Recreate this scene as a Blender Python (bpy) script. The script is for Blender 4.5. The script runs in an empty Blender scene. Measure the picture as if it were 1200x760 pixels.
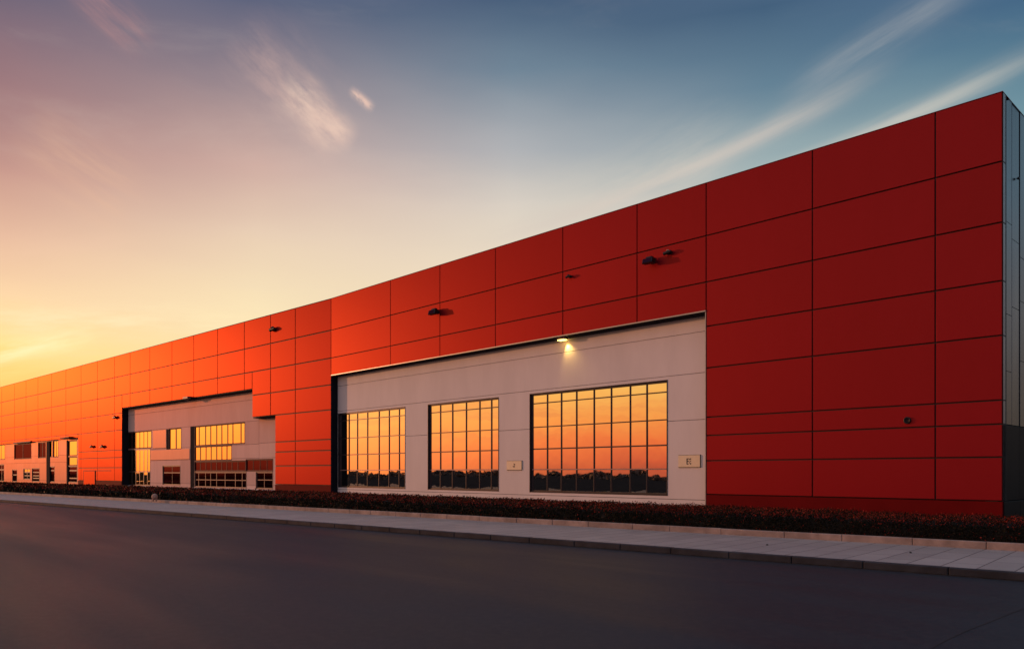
import bpy, math, random
import numpy as np
from mathutils import Vector
rnd = random.Random(7)
nrs = np.random.RandomState(7)
sc = bpy.context.scene
col = sc.collection
F = 915.0; HZ = 553.0; CAMZ = 1.6; HT = 8.5      # focal length and horizon (photo pixels), camera height, wall top above it
R = math.radians

# ------------------------------------------------------------------ helpers
class MB:
    def __init__(s): s.v = []; s.f = []; s.uv = None
    def face(s, pts):
        b = len(s.v); s.v += [tuple(p) for p in pts]; s.f.append(tuple(range(b, b + len(pts))))
    def box(s, P, a0, a1, d0, d1, z0, z1, ch=0.0):
        """box in a wall frame P(s,d,z); the front is d0; ch chamfers the front edges"""
        b = len(s.v); rings = ((d0, ch), (d0 + ch, 0), (d1, 0)) if ch > 0 else ((d0, 0), (d1, 0))
        for (d, c) in rings:
            for (a, z) in ((a0 + c, z0 + c), (a1 - c, z0 + c), (a1 - c, z1 - c), (a0 + c, z1 - c)):
                s.v.append(tuple(P(a, d, z)))
        m = b + 4 * (len(rings) - 1)
        s.f.append((b, b + 1, b + 2, b + 3)); s.f.append((m + 3, m + 2, m + 1, m))
        for L in range(0, 4 * (len(rings) - 1), 4):
            for i in range(4):
                j = (i + 1) % 4
                s.f.append((b + L + i, b + L + 4 + i, b + L + 4 + j, b + L + j))
    def tube(s, p0, p1, r0, r1=None, n=12, cap=True):
        p0 = Vector(p0); p1 = Vector(p1); r1 = r0 if r1 is None else r1
        ax = (p1 - p0).normalized(); u = ax.orthogonal().normalized(); w = ax.cross(u)
        b = len(s.v)
        for p, r in ((p0, r0), (p1, r1)):
            for k in range(n):
                t = 2 * math.pi * k / n; s.v.append(tuple(p + u * (r * math.cos(t)) + w * (r * math.sin(t))))
        for k in range(n):
            j = (k + 1) % n; s.f.append((b + k, b + j, b + n + j, b + n + k))
        if cap: s.f.append(tuple(range(b + n - 1, b - 1, -1))); s.f.append(tuple(range(b + n, b + 2 * n)))
    def lathe(s, c, ax, prof, n=20):
        c = Vector(c); ax = Vector(ax).normalized(); u = ax.orthogonal().normalized(); w = ax.cross(u); b = len(s.v)
        for (r, h) in prof:
            for k in range(n):
                t = 2 * math.pi * k / n; s.v.append(tuple(c + ax * h + u * (r * math.cos(t)) + w * (r * math.sin(t))))
        for i in range(len(prof) - 1):
            for k in range(n):
                j = (k + 1) % n; s.f.append((b + i * n + k, b + i * n + j, b + (i + 1) * n + j, b + (i + 1) * n + k))
        s.f.append(tuple(range(b + n - 1, b - 1, -1))); m = b + (len(prof) - 1) * n; s.f.append(tuple(range(m, m + n)))

def obj(name, mb, mat, parent=None, smooth=False, **props):
    me = bpy.data.meshes.new(name)
    v = np.array(mb.v, dtype=float).reshape(-1, 3)
    if parent is not None:
        base = np.array(parent['_base'])
    else:
        mn, mx = v.min(0), v.max(0); base = np.array([(mn[0] + mx[0]) / 2, (mn[1] + mx[1]) / 2, mn[2]])
    me.from_pydata((v - base).tolist(), [], mb.f)
    me.materials.append(mat)
    if smooth:
        for p in me.polygons: p.use_smooth = True
    me.update()
    o = bpy.data.objects.new(name, me); col.objects.link(o)
    o['_base'] = base.tolist()
    if parent is not None: o.parent = parent
    else: o.location = base.tolist()
    for k, x in props.items(): o[k] = x
    return o
def fixn(o):
    import bmesh
    bm = bmesh.new(); bm.from_mesh(o.data); bmesh.ops.recalc_face_normals(bm, faces=bm.faces); bm.to_mesh(o.data); bm.free(); return o
def thing(name, base, label, cat, group=None):
    o = bpy.data.objects.new(name, None); col.objects.link(o); o.location = base
    o['_base'] = list(base); o['label'] = label; o['category'] = cat; o.empty_display_size = .3
    if group: o['group'] = group
    return o

# ------------------------------------------------------------------ materials
def s2l(c): return tuple(((x / 255) / 12.92 if x / 255 <= .04045 else ((x / 255 + .055) / 1.055) ** 2.4) for x in c)
class NT:
    def __init__(s, nt): s.nt = nt
    def n(s, t, **kw):
        x = s.nt.nodes.new(t)
        for k, v in kw.items(): setattr(x, k, v)
        return x
    def l(s, a, b): s.nt.links.new(a, b)
    def put(s, sock, v):
        if isinstance(v, bpy.types.NodeSocket): s.l(v, sock)
        else: sock.default_value = v
    def m(s, op, a, b=None, c=None, clamp=False):
        x = s.n('ShaderNodeMath', operation=op, use_clamp=clamp)
        s.put(x.inputs[0], a)
        if b is not None: s.put(x.inputs[1], b)
        if c is not None: s.put(x.inputs[2], c)
        return x.outputs[0]
    def mr(s, v, a, b, c=0., d=1., smooth=True):
        x = s.n('ShaderNodeMapRange', interpolation_type='SMOOTHSTEP' if smooth else 'LINEAR')
        for i, q in enumerate((v, a, b, c, d)): s.put(x.inputs[i], q)
        return x.outputs[0]
    def mix(s, f, a, b, mode='MIX'):
        x = s.n('ShaderNodeMix', data_type='RGBA', blend_type=mode, clamp_factor=True)
        s.put(x.inputs[0], f)
        for i, q in ((6, a), (7, b)):
            if isinstance(q, tuple) and len(q) == 3: q = q + (1,)
            s.put(x.inputs[i], q)
        return x.outputs[2]
    def noise(s, vec, scale, detail=4, rough=.5, dist=0):
        x = s.n('ShaderNodeTexNoise'); s.put(x.inputs['Vector'], vec)
        x.inputs['Scale'].default_value = scale; x.inputs['Detail'].default_value = detail
        x.inputs['Roughness'].default_value = rough; x.inputs['Distortion'].default_value = dist
        return x.outputs['Fac']
    def mapping(s, vec, scale=(1, 1, 1), rot=(0, 0, 0), loc=(0, 0, 0)):
        x = s.n('ShaderNodeMapping'); s.put(x.inputs[0], vec)
        x.inputs['Scale'].default_value = scale; x.inputs['Rotation'].default_value = rot; x.inputs['Location'].default_value = loc
        return x.outputs[0]

def material(name, rgb, rough=.5, metal=0., spec=.5, var=.12, vscale=2.0, bump=0., bscale=30., coat=0., stretch=(1, 1, 1), rvar=.0, tint=None, big=0., bigscale=.5):
    m = bpy.data.materials.new(name); m.use_nodes = True
    t = NT(m.node_tree); b = m.node_tree.nodes['Principled BSDF']
    pos = t.n('ShaderNodeNewGeometry').outputs['Position']
    pv = t.mapping(pos, scale=stretch)
    nz = t.noise(pv, vscale, 6, .6)
    lo = tuple(x * (1 - var) for x in rgb); hi = tuple(min(1, x * (1 + var)) for x in rgb)
    if tint: hi = tint
    c = t.mix(t.mr(nz, .3, .7), lo, hi)
    if big:
        nb = t.noise(pv, bigscale, 3, .5)
        c = t.mix(t.mr(nb, .35, .65, 0, big), c, (0.0, 0.0, 0.0))
    t.put(b.inputs['Base Color'], c)
    b.inputs['Roughness'].default_value = rough; b.inputs['Metallic'].default_value = metal
    b.inputs['Specular IOR Level'].default_value = spec; b.inputs['Coat Weight'].default_value = coat
    b.inputs['Coat Roughness'].default_value = .15
    if rvar:
        t.put(b.inputs['Roughness'], t.mr(nz, .3, .7, rough - rvar, rough + rvar))
    if bump:
        bn = t.n('ShaderNodeBump'); bn.inputs['Strength'].default_value = bump; bn.inputs['Distance'].default_value = .01
        t.put(bn.inputs['Height'], t.noise(pv, bscale, 5, .6)); t.put(b.inputs['Normal'], bn.outputs[0])
    return m

M = {}
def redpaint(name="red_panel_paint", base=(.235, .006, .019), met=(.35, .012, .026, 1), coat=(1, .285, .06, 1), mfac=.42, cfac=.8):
    """metallic red coil coating with sunset glow put into its orange sheen colour"""
    m = bpy.data.materials.new(name); m.use_nodes = True; nt = m.node_tree; t = NT(nt)
    nt.nodes.remove(nt.nodes['Principled BSDF']); out = nt.nodes['Material Output']
    g = t.n('ShaderNodeNewGeometry'); pos = g.outputs['Position']
    v = t.mr(g.outputs['Random Per Island'], 0, 1, .90, 1.10, False)
    v2 = t.m('MULTIPLY', v, t.mr(t.noise(t.mapping(pos, scale=(1, 1, .25)), 1.3, 6, .65), .3, .7, .95, 1.05))
    sc_ = t.n('ShaderNodeVectorMath', operation='SCALE'); sc_.inputs[0].default_value = base; t.put(sc_.inputs[3], v2)
    bn = t.n('ShaderNodeBump'); bn.inputs['Strength'].default_value = .012; bn.inputs['Distance'].default_value = .01
    t.put(bn.inputs['Height'], t.noise(pos, .7, 2))
    df = t.n('ShaderNodeBsdfDiffuse'); t.put(df.inputs[0], sc_.outputs[0])
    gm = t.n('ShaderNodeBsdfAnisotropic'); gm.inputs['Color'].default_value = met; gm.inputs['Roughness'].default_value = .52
    gc = t.n('ShaderNodeBsdfAnisotropic'); gc.inputs['Color'].default_value = coat; gc.inputs['Roughness'].default_value = .41  # orange tint paints the sunset glow into the grazing reflection
    for x in (gm, gc): t.put(x.inputs['Normal'], bn.outputs[0])
    m1 = t.n('ShaderNodeMixShader'); m1.inputs[0].default_value = mfac; t.l(df.outputs[0], m1.inputs[1]); t.l(gm.outputs[0], m1.inputs[2])
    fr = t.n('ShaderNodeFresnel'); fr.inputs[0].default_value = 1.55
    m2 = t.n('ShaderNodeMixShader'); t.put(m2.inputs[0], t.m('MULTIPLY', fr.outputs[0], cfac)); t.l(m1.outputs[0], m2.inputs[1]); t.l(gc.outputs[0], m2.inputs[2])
    t.l(m2.outputs[0], out.inputs[0]); return m
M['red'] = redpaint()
M['satin_sunset'] = redpaint('satin_offwhite_sunset', (.62, .46, .36), (.6, .5, .4, 1), (1, .42, .13, 1), .0, .7)  # off-white with strong sunset light put into its colour and sheen
M['white_sunset'] = redpaint('offwhite_sunset', (.74, .60, .53), (.6, .5, .4, 1), (1, .36, .16, 1), .0, .22)  # warmed copy of the off-white wall, extra sunset painted in
M['redplinth'] = material('red_plinth_paint', (.16, .006, .007), .7, .1, .05, .08, 1.0)
M['backing'] = material('dark_backing', (.012, .013, .02), .6)
M['white'] = material('offwhite_render', (.86, .81, .78), .6, .0, .15, .03, 1.6, bump=.02, bscale=3, rvar=.0, stretch=(1, 1, .3), big=.04, bigscale=.7)
M['spandrel'] = material('satin_cream_panel', (.72, .44, .30), .6, .0, .5, .03, .8, bump=.05, bscale=3)
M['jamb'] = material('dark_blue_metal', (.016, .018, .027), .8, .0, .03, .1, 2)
M['frame'] = material('window_metal', (.045, .043, .055), .38, .5, .5, .1, 3)
M['frame_red'] = material('window_metal_rust', (.09, .022, .028), .6, .0, .2, .1, 3)
M['frame_light'] = material('window_metal_pale', (.16, .095, .09), .5, .0, .5, .05, 3)
M['transom'] = material('pale_transom_metal', (.42, .28, .27), .4, .3)
M['trim'] = material('pale_trim_metal', (.40, .39, .40), .35, .7, .5, .05, 3)
M['black'] = material('black_plastic', (.012, .012, .013), .4, .0, .5, .1, 8)
M['endmetal'] = material('grey_blue_metal', (.085, .115, .145), .22, .95, .5, .06, 1.2, bump=.06, bscale=1.2, stretch=(1, 1, .15), rvar=.05)
M['enddark'] = material('charcoal_metal', (.006, .008, .011), .5, .0, .10, .1, 1)
M['roof'] = material('roof_membrane', (.08, .08, .085), .8)
M['plaque'] = material('cream_plaque', (.95, .80, .54), .4, .0, .5, .04, 6)
M['ink'] = material('plaque_ink', (.03, .022, .03), .5)
M['kerb'] = material('kerb_concrete', (.045, .050, .060), .8, 0, .25, .25, 3.0, bump=.5, bscale=60, big=.35, bigscale=.8)
M['planter'] = material('beige_concrete', (.40, .30, .25), .75, 0, .4, .18, 4.0, bump=.5, bscale=50, big=.3, bigscale=1.3)
M['soil'] = material('soil', (.02, .014, .01), .95)
M['stone'] = material('pink_stone', (.50, .28, .20), .7, 0, .5, .2, 9, bump=.4, bscale=40)
M['crack'] = material('tar_joint', (.008, .008, .009), .7)
M['twig'] = material('hedge_core', (.012, .010, .008), .9)

def leafmat(name, a, b):
    m = bpy.data.materials.new(name); m.use_nodes = True; t = NT(m.node_tree); bs = m.node_tree.nodes['Principled BSDF']
    g = t.n('ShaderNodeNewGeometry')
    c = t.mix(t.noise(g.outputs['Position'], 3.0, 4), a, b)
    rn = t.mr(g.outputs['Random Per Island'], 0, 1, .45, 1.6, False)
    vm = t.n('ShaderNodeVectorMath', operation='SCALE'); t.put(vm.inputs[0], c); t.put(vm.inputs[3], rn)
    t.put(bs.inputs['Base Color'], vm.outputs[0]); bs.inputs['Roughness'].default_value = .5
    bs.inputs['Specular IOR Level'].default_value = .08
    return m
M['leafg'] = leafmat('green_leaf', (.007, .011, .006), (.020, .018, .010))
M['leafr'] = leafmat('red_leaf', (.16, .020, .015), (.38, .044, .024))

def asphalt():
    m = bpy.data.materials.new('asphalt'); m.use_nodes = True; t = NT(m.node_tree); b = m.node_tree.nodes['Principled BSDF']
    pos = t.n('ShaderNodeNewGeometry').outputs['Position']
    rot = t.mapping(pos, rot=(0, 0, R(48)))
    st = t.mapping(rot, scale=(.12, 1, 1))
    band = t.noise(st, .35, 4, .55, .6)
    blot = t.noise(pos, .5, 5, .6)
    fine = t.noise(pos, 120, 3, .7)
    c = t.mix(t.mr(band, .35, .7), (.011, .019, .027), (.021, .033, .045))
    c = t.mix(t.mr(blot, .4, .75, 0, .45), c, (.018, .019, .022))
    c = t.mix(t.mr(t.noise(pos, 9, 6, .75), .42, .72, 0, .5), c, (.055, .057, .06))
    c = t.mix(t.mr(fine, .45, .75, 0, .5, False), c, (.11, .112, .115))
    t.put(b.inputs['Base Color'], c)
    t.put(b.inputs['Roughness'], t.mr(band, .3, .7, .50, .66))
    b.inputs['Specular IOR Level'].default_value = .16
    bn = t.n('ShaderNodeBump'); bn.inputs['Strength'].default_value = .6; bn.inputs['Distance'].default_value = .006
    t.put(bn.inputs['Height'], t.noise(pos, 90, 4, .7)); t.put(b.inputs['Normal'], bn.outputs[0])
    return m
M['asphalt'] = asphalt()

KA = math.atan2(915, -1050)      # kerb direction
def paving():
    m = bpy.data.materials.new('paving_slabs'); m.use_nodes = True; t = NT(m.node_tree); b = m.node_tree.nodes['Principled BSDF']
    pos = t.n('ShaderNodeNewGeometry').outputs['Position']
    uv = t.mapping(pos, rot=(0, 0, -KA))
    bk = t.n('ShaderNodeTexBrick'); t.put(bk.inputs['Vector'], t.mapping(uv, rot=(0, 0, R(90))))
    bk.offset = .5; bk.inputs['Scale'].default_value = 1; bk.inputs['Brick Width'].default_value = 1.2; bk.inputs['Row Height'].default_value = .5
    bk.inputs['Mortar Size'].default_value = .011; bk.inputs['Mortar Smooth'].default_value = .2
    bk.inputs['Color1'].default_value = (.38, .35, .32, 1); bk.inputs['Color2'].default_value = (.47, .43, .39, 1); bk.inputs['Mortar'].default_value = (.07, .065, .065, 1)
    c = t.mix(t.mr(t.noise(pos, .7, 6, .65), .35, .7, 0, .45), bk.outputs['Color'], (.30, .275, .265))
    c = t.mix(t.mr(t.noise(pos, 22, 5, .7), .5, .8, 0, .35), c, (.14, .13, .13))
    t.put(b.inputs['Base Color'], c); b.inputs['Roughness'].default_value = .62
    bn = t.n('ShaderNodeBump'); bn.inputs['Strength'].default_value = .6; bn.inputs['Distance'].default_value = .006
    h = t.m('SUBTRACT', t.noise(pos, 40, 4, .6), t.m('MULTIPLY', bk.outputs['Fac'], 1.5))
    t.put(bn.inputs['Height'], h); t.put(b.inputs['Normal'], bn.outputs[0])
    return m
M['paving'] = paving()

def glassmat(name, tint, rough=.015):
    m = bpy.data.materials.new(name); m.use_nodes = True; t = NT(m.node_tree); b = m.node_tree.nodes['Principled BSDF']
    b.inputs['Base Color'].default_value = tint + (1,); b.inputs['Metallic'].default_value = 1; b.inputs['Roughness'].default_value = rough
    pos = t.n('ShaderNodeNewGeometry').outputs['Position']
    bn = t.n('ShaderNodeBump'); bn.inputs['Strength'].default_value = .12; bn.inputs['Distance'].default_value = .02
    t.put(bn.inputs['Height'], t.noise(pos, 1.1, 2)); t.put(b.inputs['Normal'], bn.outputs[0])
    return m
M['glass'] = glassmat('coated_window_glass', (.86, .78, .70))
M['glass_far'] = glassmat('gold_coated_window_glass', (.95, .84, .62), .02)
def coated(name, tint, rough):
    m = bpy.data.materials.new(name); m.use_nodes = True; nt = m.node_tree; t = NT(nt); nt.nodes.remove(nt.nodes['Principled BSDF'])
    g = t.n('ShaderNodeBsdfAnisotropic'); g.inputs['Color'].default_value = tint + (1,); g.inputs['Roughness'].default_value = rough
    t.l(g.outputs[0], nt.nodes['Material Output'].inputs[0]); return m
M['glass_dark'] = coated('dark_tinted_glass', (.085, .024, .040), .06)
M['glass_far'] = coated('gold_coated_window_glass', (.92, .70, .34), .02)
def emit(name, c, s):
    m = bpy.data.materials.new(name); m.use_nodes = True; b = m.node_tree.nodes['Principled BSDF']
    b.inputs['Base Color'].default_value = (.8, .7, .5, 1); b.inputs['Emission Color'].default_value = c + (1,); b.inputs['Emission Strength'].default_value = s; return m
M['lampglow'] = emit('lit_lens', (1, .60, .13), 5)

# ------------------------------------------------------------------ wall frames
class Plane:
    def __init__(s, o, vp):
        s.o = Vector((o[0], o[1])); s.f = Vector((vp - 600, F)).normalized(); s.n = Vector((s.f.y, -s.f.x))
    def __call__(s, a, d, z):
        q = s.o + s.f * a + s.n * d; return (q.x, q.y, z)
    def s_of(s, px, d=0.):
        r = Vector(((px - 600) / F, 1)); q = s.o + s.n * d
        # q + f a = r t
        det = s.f.x * (-r.y) + r.x * s.f.y
        a = (-q.x * (-r.y) - r.x * q.y) / det * 1.0
        a = (-(q.x) * (-r.y) + (-r.x) * (q.y)) / det
        return a
    def depth(s, px, d=0.): return s(s.s_of(px, d), d, 0)[1]
    def z_of(s, px, y, d=0.): return CAMZ + (HZ - y) * s.depth(px, d) / F
def ytop(px): return 107 + (1175 - px) * .30813 if px >= 388 else 349.5 + (388 - px) * .26804
def wp(px):
    Z = F * HT / (HZ - ytop(px)); return ((px - 600) / F * Z, Z)
C0 = wp(1175); B0 = wp(388)
PR = Plane(C0, 1175 - 446 / .30813); PL = Plane(B0, 388 - (HZ - 349.5) / .26804)
SR = PR.s_of(388); 
zr = lambda r: CAMZ + HT * r
ROWS = [zr(r) for r in (-.188, -.076, .04, .127, .19, .36, .5035, .657, .817, 1.0)]

root = thing('warehouse_building', (C0[0], C0[1], 0), 'long flat-roofed warehouse clad in red panels with glazed off-white bays', 'building')

# ------------------------------------------------------------------ red cladding
def subtract(r, h):
    a0, a1, z0, z1 = r; b0, b1, y0, y1 = h
    if b0 >= a1 - 1e-4 or b1 <= a0 + 1e-4 or y0 >= z1 - 1e-4 or y1 <= z0 + 1e-4: return [r]
    out = []
    if b0 > a0: out.append((a0, b0, z0, z1))
    if b1 < a1: out.append((b1, a1, z0, z1))
    m0, m1 = max(a0, b0), min(a1, b1)
    if y1 < z1: out.append((m0, m1, y1, z1))
    if y0 > z0: out.append((m0, m1, z0, y0))
    return out
GAP = .016
def panels(P, cols, rows, holes, mb, back, gap=GAP, d=0., th=.045, jit=.0018):
    for i in range(len(cols) - 1):
        for k in range(len(rows) - 1):
            rs = [(cols[i], cols[i + 1], rows[k], rows[k + 1])]
            for h in holes: rs = [q for r in rs for q in subtract(r, h)]
            for (a0, a1, z0, z1) in rs:
                if a1 - a0 < .06 or z1 - z0 < .06: continue
                b = len(mb.v)
                mb.box(P, a0 + gap, a1 - gap, d, d + th, z0 + gap, z1 - gap, .005)
                back.box(P, a0, a1, d + th + .002, d + th + .25, z0, z1)
                if jit:   # each sheet sits very slightly out of plane
                    n = P.n
                    for q in range(b, b + 4):
                        e = rnd.uniform(-jit, jit); v = mb.v[q]; mb.v[q] = (v[0] + n.x * e, v[1] + n.y * e, v[2])

T1 = zr(.558); T2 = zr(.545); T3 = zr(.325)
sR1 = PR.s_of(827.5)
holesR = [(sR1, SR + 5, -1, T1)]
colsR = [0] + [PR.s_of(p) for p in (1096, 952, 829, 746.5, 659.5, 580.5, 515.5, 457.5)] + [SR]
colsR[3] = sR1
holesL = [(PL.s_of(322.3), PL.s_of(143), -1, zr(.356)), (PL.s_of(295.5), PL.s_of(143), -1, T2), (PL.s_of(91.5), PL.s_of(-120), -1, T3)]
colsL = [0] + [PL.s_of(p) for p in (346, 317, 286.3, 255, 227, 201.5, 175.5, 152.5, 134.2, 114.2, 95, 77.2, 60.5, 44.5, 30.5, 17, 2, -12, -25, -38, -50)]
red = MB(); back = MB()
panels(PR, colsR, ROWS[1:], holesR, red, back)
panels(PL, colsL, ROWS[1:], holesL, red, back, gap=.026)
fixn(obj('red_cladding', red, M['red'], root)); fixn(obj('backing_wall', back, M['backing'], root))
# plinth
def one(name, mat, *a):
    m = MB(); m.box(*a); return fixn(obj(name, m, M[mat], root))
one('plinth', 'redplinth', PR, 0.0, sR1 - .01, -.012, .3, .0, ROWS[1] - .012, .006)
one('plinth', 'redplinth', PL, .01, PL.s_of(322.6), -.012, .3, 0, ROWS[1] - .012, .006)
one('plinth', 'redplinth', PL, PL.s_of(142.6), PL.s_of(91.6), -.012, .3, 0, ROWS[1] - .012, .006)
SL = colsL[-1]
cap = MB()
cap.box(PR, .0, SR + .0, .004, .55, ROWS[-1] - .010, ROWS[-1] + .012, .004)
cap.box(PL, .01, SL, .004, .55, ROWS[-1] - .010, ROWS[-1] + .012, .004)
fixn(obj('parapet_cap', cap, M['redplinth'], root))
# roof and the shell behind the cladding
DEPTH = 38.
rf = MB()
rf.box(PR, .30, SR + 1, .56, DEPTH, 9.55, 9.72); rf.box(PL, -.5, SL, .57, DEPTH, 9.56, 9.73)
fixn(obj('roof', rf, M['roof'], root))
sh = MB()
sh.box(PR, .6, SR + .8, 1.3, DEPTH, .0, 9.5); sh.box(PL, -.3, SL - .2, 1.31, DEPTH, 0, 9.49)
fixn(obj('inner_wall', sh, M['backing'], root))

# end wall: runs along n from the corner
class EndPlane:
    def __init__(s, P): s.P = P
    def __call__(s, a, d, z): return s.P(d, a, z)      # a along the end wall, d into the building
E = EndPlane(PR)
em = MB(); edk = MB(); et = MB()
ZD = ROWS[3]
corner_rows = ROWS[3:]
for k in range(len(corner_rows) - 1):
    et.box(E, .048, .225, .0, .07, corner_rows[k] + .012, corner_rows[k + 1] - .012, .004)
a = .29; k = 0
while a < DEPTH - .7:
    w = .61 if k == 0 else .65
    zz = [ZD + .01] + ([3.9 + .17 * (k % 3)] if k % 2 == 0 else []) + [5.2 + .23 * (k % 4), 7.3 - .3 * (k % 3), 10.13]
    for j in range(len(zz) - 1):
        g = .0025 if j else 0
        em.box(E, a, a + w - .065, .03 + .01 * (k % 2), .10, zz[j] + g, zz[j + 1], .006)
    a += w; k += 1
a = .05; k = 0
while a < DEPTH - 1.5:
    edk.box(E, a, a + 1.29, .0, .08, ROWS[1] + .005, ZD - .012, .005); edk.box(E, a, a + 1.29, -.02, .08, .0, ROWS[1] - .012, .005)
    a += 1.3; k += 1
fixn(obj('corner_trim', et, M['trim'], root)); fixn(obj('end_wall_metal', em, M['endmetal'], root)); fixn(obj('end_wall_base', edk, M['enddark'], root))
eb = MB(); eb.box(E, .05, DEPTH, .11, .35, .0, 10.08); fixn(obj('end_wall_backing', eb, M['backing'], root))
ec = MB(); ec.box(E, .552, DEPTH, .02, .5, 10.132, 10.15, .004); fixn(obj('end_wall_cap', ec, M['trim'], root))

# ------------------------------------------------------------------ windows
def window(P, s0, s1, z0, z1, d, vs, hs, wall_d, mat='frame', glass='glass', bw=.05, bar=.035, reveal=True, name='window', gj=.0014, sill=False, pd=.028, transom=None):
    """s0<s1 along the wall (s1 is farther left), frame mesh + glass child; vs, hs: bar positions"""
    fr = MB(); gl = MB()
    lim = (s0, s1, z0, z1)
    fr.box(P, s0, s0 + bw, d - pd - .014, d + .05, z0, z1, .004); fr.box(P, s1 - bw, s1, d - pd - .014, d + .05, z0, z1, .004)
    fr.box(P, s0 + bw, s1 - bw, d - pd - .014, d + .05, z1 - bw, z1, .004); fr.box(P, s0 + bw, s1 - bw, d - pd - .014, d + .05, z0, z0 + bw, .004)
    for q in vs:
        x, w = q if isinstance(q, tuple) else (q, bar)
        fr.box(P, x - w / 2, x + w / 2, d - pd - .004, d + .03, z0 + bw, z1 - bw, .003)
    for q in hs:
        z, w = q if isinstance(q, tuple) else (q, bar)
        fr.box(P, s0 + bw, s1 - bw, d - pd, d + .028, z - w / 2, z + w / 2, .003)
    if reveal:      # deep dark metal lining on all four sides of the hole
        t = .03
        fr.box(P, s1 + .001, s1 + t, wall_d - .012, d + .05, z0 - t, z1 + t, .002)
        fr.box(P, s0 - t, s0 - .001, wall_d - .012, d + .05, z0 - t, z1 + t, .002)
        fr.box(P, s0, s1, wall_d - .012, d + .05, z1 + .001, z1 + t, .002)
        fr.box(P, s0, s1, wall_d - .004, d + .05, z0 - t, z0 - .001, .002)
    o = fixn(obj(name, fr, M[mat], root))
    xs = [s0 + bw] + [q[0] if isinstance(q, tuple) else q for q in sorted(vs, key=lambda q: q[0] if isinstance(q, tuple) else q)] + [s1 - bw]
    zs = [z0 + bw] + sorted([q[0] if isinstance(q, tuple) else q for q in hs]) + [z1 - bw]
    for i in range(len(xs) - 1):
        for k in range(len(zs) - 1):
            tx = rnd.uniform(-gj, gj); tz = rnd.uniform(-gj, gj)
            pts = []
            for (x, z) in ((xs[i], zs[k]), (xs[i + 1], zs[k]), (xs[i + 1], zs[k + 1]), (xs[i], zs[k + 1])):
                dd = d + (x - (xs[i] + xs[i + 1]) / 2) * tx * 2 + (z - (zs[k] + zs[k + 1]) / 2) * tz * 2
                pts.append(P(x, dd, z))
            gl.face(pts)
    g = obj('glass', gl, M[glass], o)
    g['_base'] = o['_base']
    if transom:
        tm = MB(); tm.box(P, s0 + bw, s1 - bw, d - pd - .012, d - pd - .0005, transom - .016, transom + .016, .002); fixn(obj('transom', tm, M['transom'], o))
    if sill:
        sl = MB(); sl.box(P, s0 - .06, s1 + .06, wall_d - .05, d, z0 - .10, z0 - .032, .006); obj('sill', sl, M['white'], o)
    return o

# ------------------------------------------------------------------ bay 1
D1 = .36; DG = D1 + .09
s0, s1 = sR1, SR
def rr(r): return zr(r)
ww = MB(); bk2 = MB()
winspec = []
for (pl_, pr_, vs_) in ((396.3, 476.5, [(89, 0), (119, 0), (155, 0), (196, 0), (232, 0), (268, 0)]), (501.3, 586, [(415, 0), (458, 0), (507, 0), (555, 0), (597, 0)]), (620.6, 783.5, None)):
    a0, a1 = PR.s_of(pr_, DG), PR.s_of(pl_, D1) - .032
    if vs_: v = [PR.s_of(380 + X / 3.0417, DG) for X, _ in vs_]
    else: v = [PR.s_of(600 + X / 2.924, DG) for X in (122, 170, 222, 282, 341, 406, 463)]
    winspec.append((a0, a1, v))
ZW0 = rr(-.083) ; ZW1 = rr(.336)
whol = [(a0 - .031, a1 + .031, ZW0 - .031, ZW1 + .031) for a0, a1, _ in winspec]
wj = [s0 + .03, winspec[2][0] - .031, winspec[2][1] + .031, winspec[1][0] - .031, winspec[1][1] + .031, winspec[0][0] - .031, s1 - .01]
def white_wall(P, a0, a1, rows, cols, holes, d, name='white_wall', mat='white', gap=.008):
    m = MB(); b = MB()
    for k in range(len(rows) - 1):
        cs = [a0] + sorted(c for (c, lo, hi) in cols if lo <= (rows[k] + rows[k + 1]) / 2 <= hi and a0 < c < a1) + [a1]
        for i in range(len(cs) - 1):
            rs = [(cs[i] + gap, cs[i + 1] - gap, rows[k] + gap, rows[k + 1] - gap)]
            for h in holes: rs = [q for r in rs for q in subtract(r, h)]
            for r in rs:
                m.box(P, r[0], r[1], d, d + .10, r[2], r[3])
            rs = [(cs[i], cs[i + 1], rows[k], rows[k + 1])]
            for h in holes: rs = [q for r in rs for q in subtract(r, h)]
            for r in rs: b.box(P, r[0], r[1], d + .102, d + .5, r[2], r[3])
    fixn(obj(name, m, M[mat], root)); fixn(obj('backing_wall', b, M['backing'], root))
white_wall(PR, s0 + .03, s1 - .01, [.0, rr(-.098), rr(.187), rr(.352), rr(.497), T1 - .03],
           [(winspec[2][1] + .05, 0, 0)], whol, D1)
for a0, a1, v in winspec:
    window(PR, a0, a1, ZW0, ZW1, DG, v, [rr(.296), rr(.194), (rr(.100), .045), (rr(.012), .04)], D1, transom=rr(.012))
# pale sill ledge line and skirting of the bay, soffit, jambs
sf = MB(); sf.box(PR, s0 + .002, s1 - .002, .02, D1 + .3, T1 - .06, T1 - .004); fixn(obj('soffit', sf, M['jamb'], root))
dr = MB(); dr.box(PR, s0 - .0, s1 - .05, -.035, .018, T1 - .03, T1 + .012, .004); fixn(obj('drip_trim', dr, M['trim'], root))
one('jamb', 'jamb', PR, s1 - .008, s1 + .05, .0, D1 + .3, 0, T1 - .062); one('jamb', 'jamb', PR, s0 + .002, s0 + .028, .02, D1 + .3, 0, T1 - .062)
vt = MB(); vt.box(PR, s0 + .004, s0 + .03, -.01, .018, .0, T1 - .032, .003); fixn(obj('edge_trim', vt, M['trim'], root))

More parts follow.
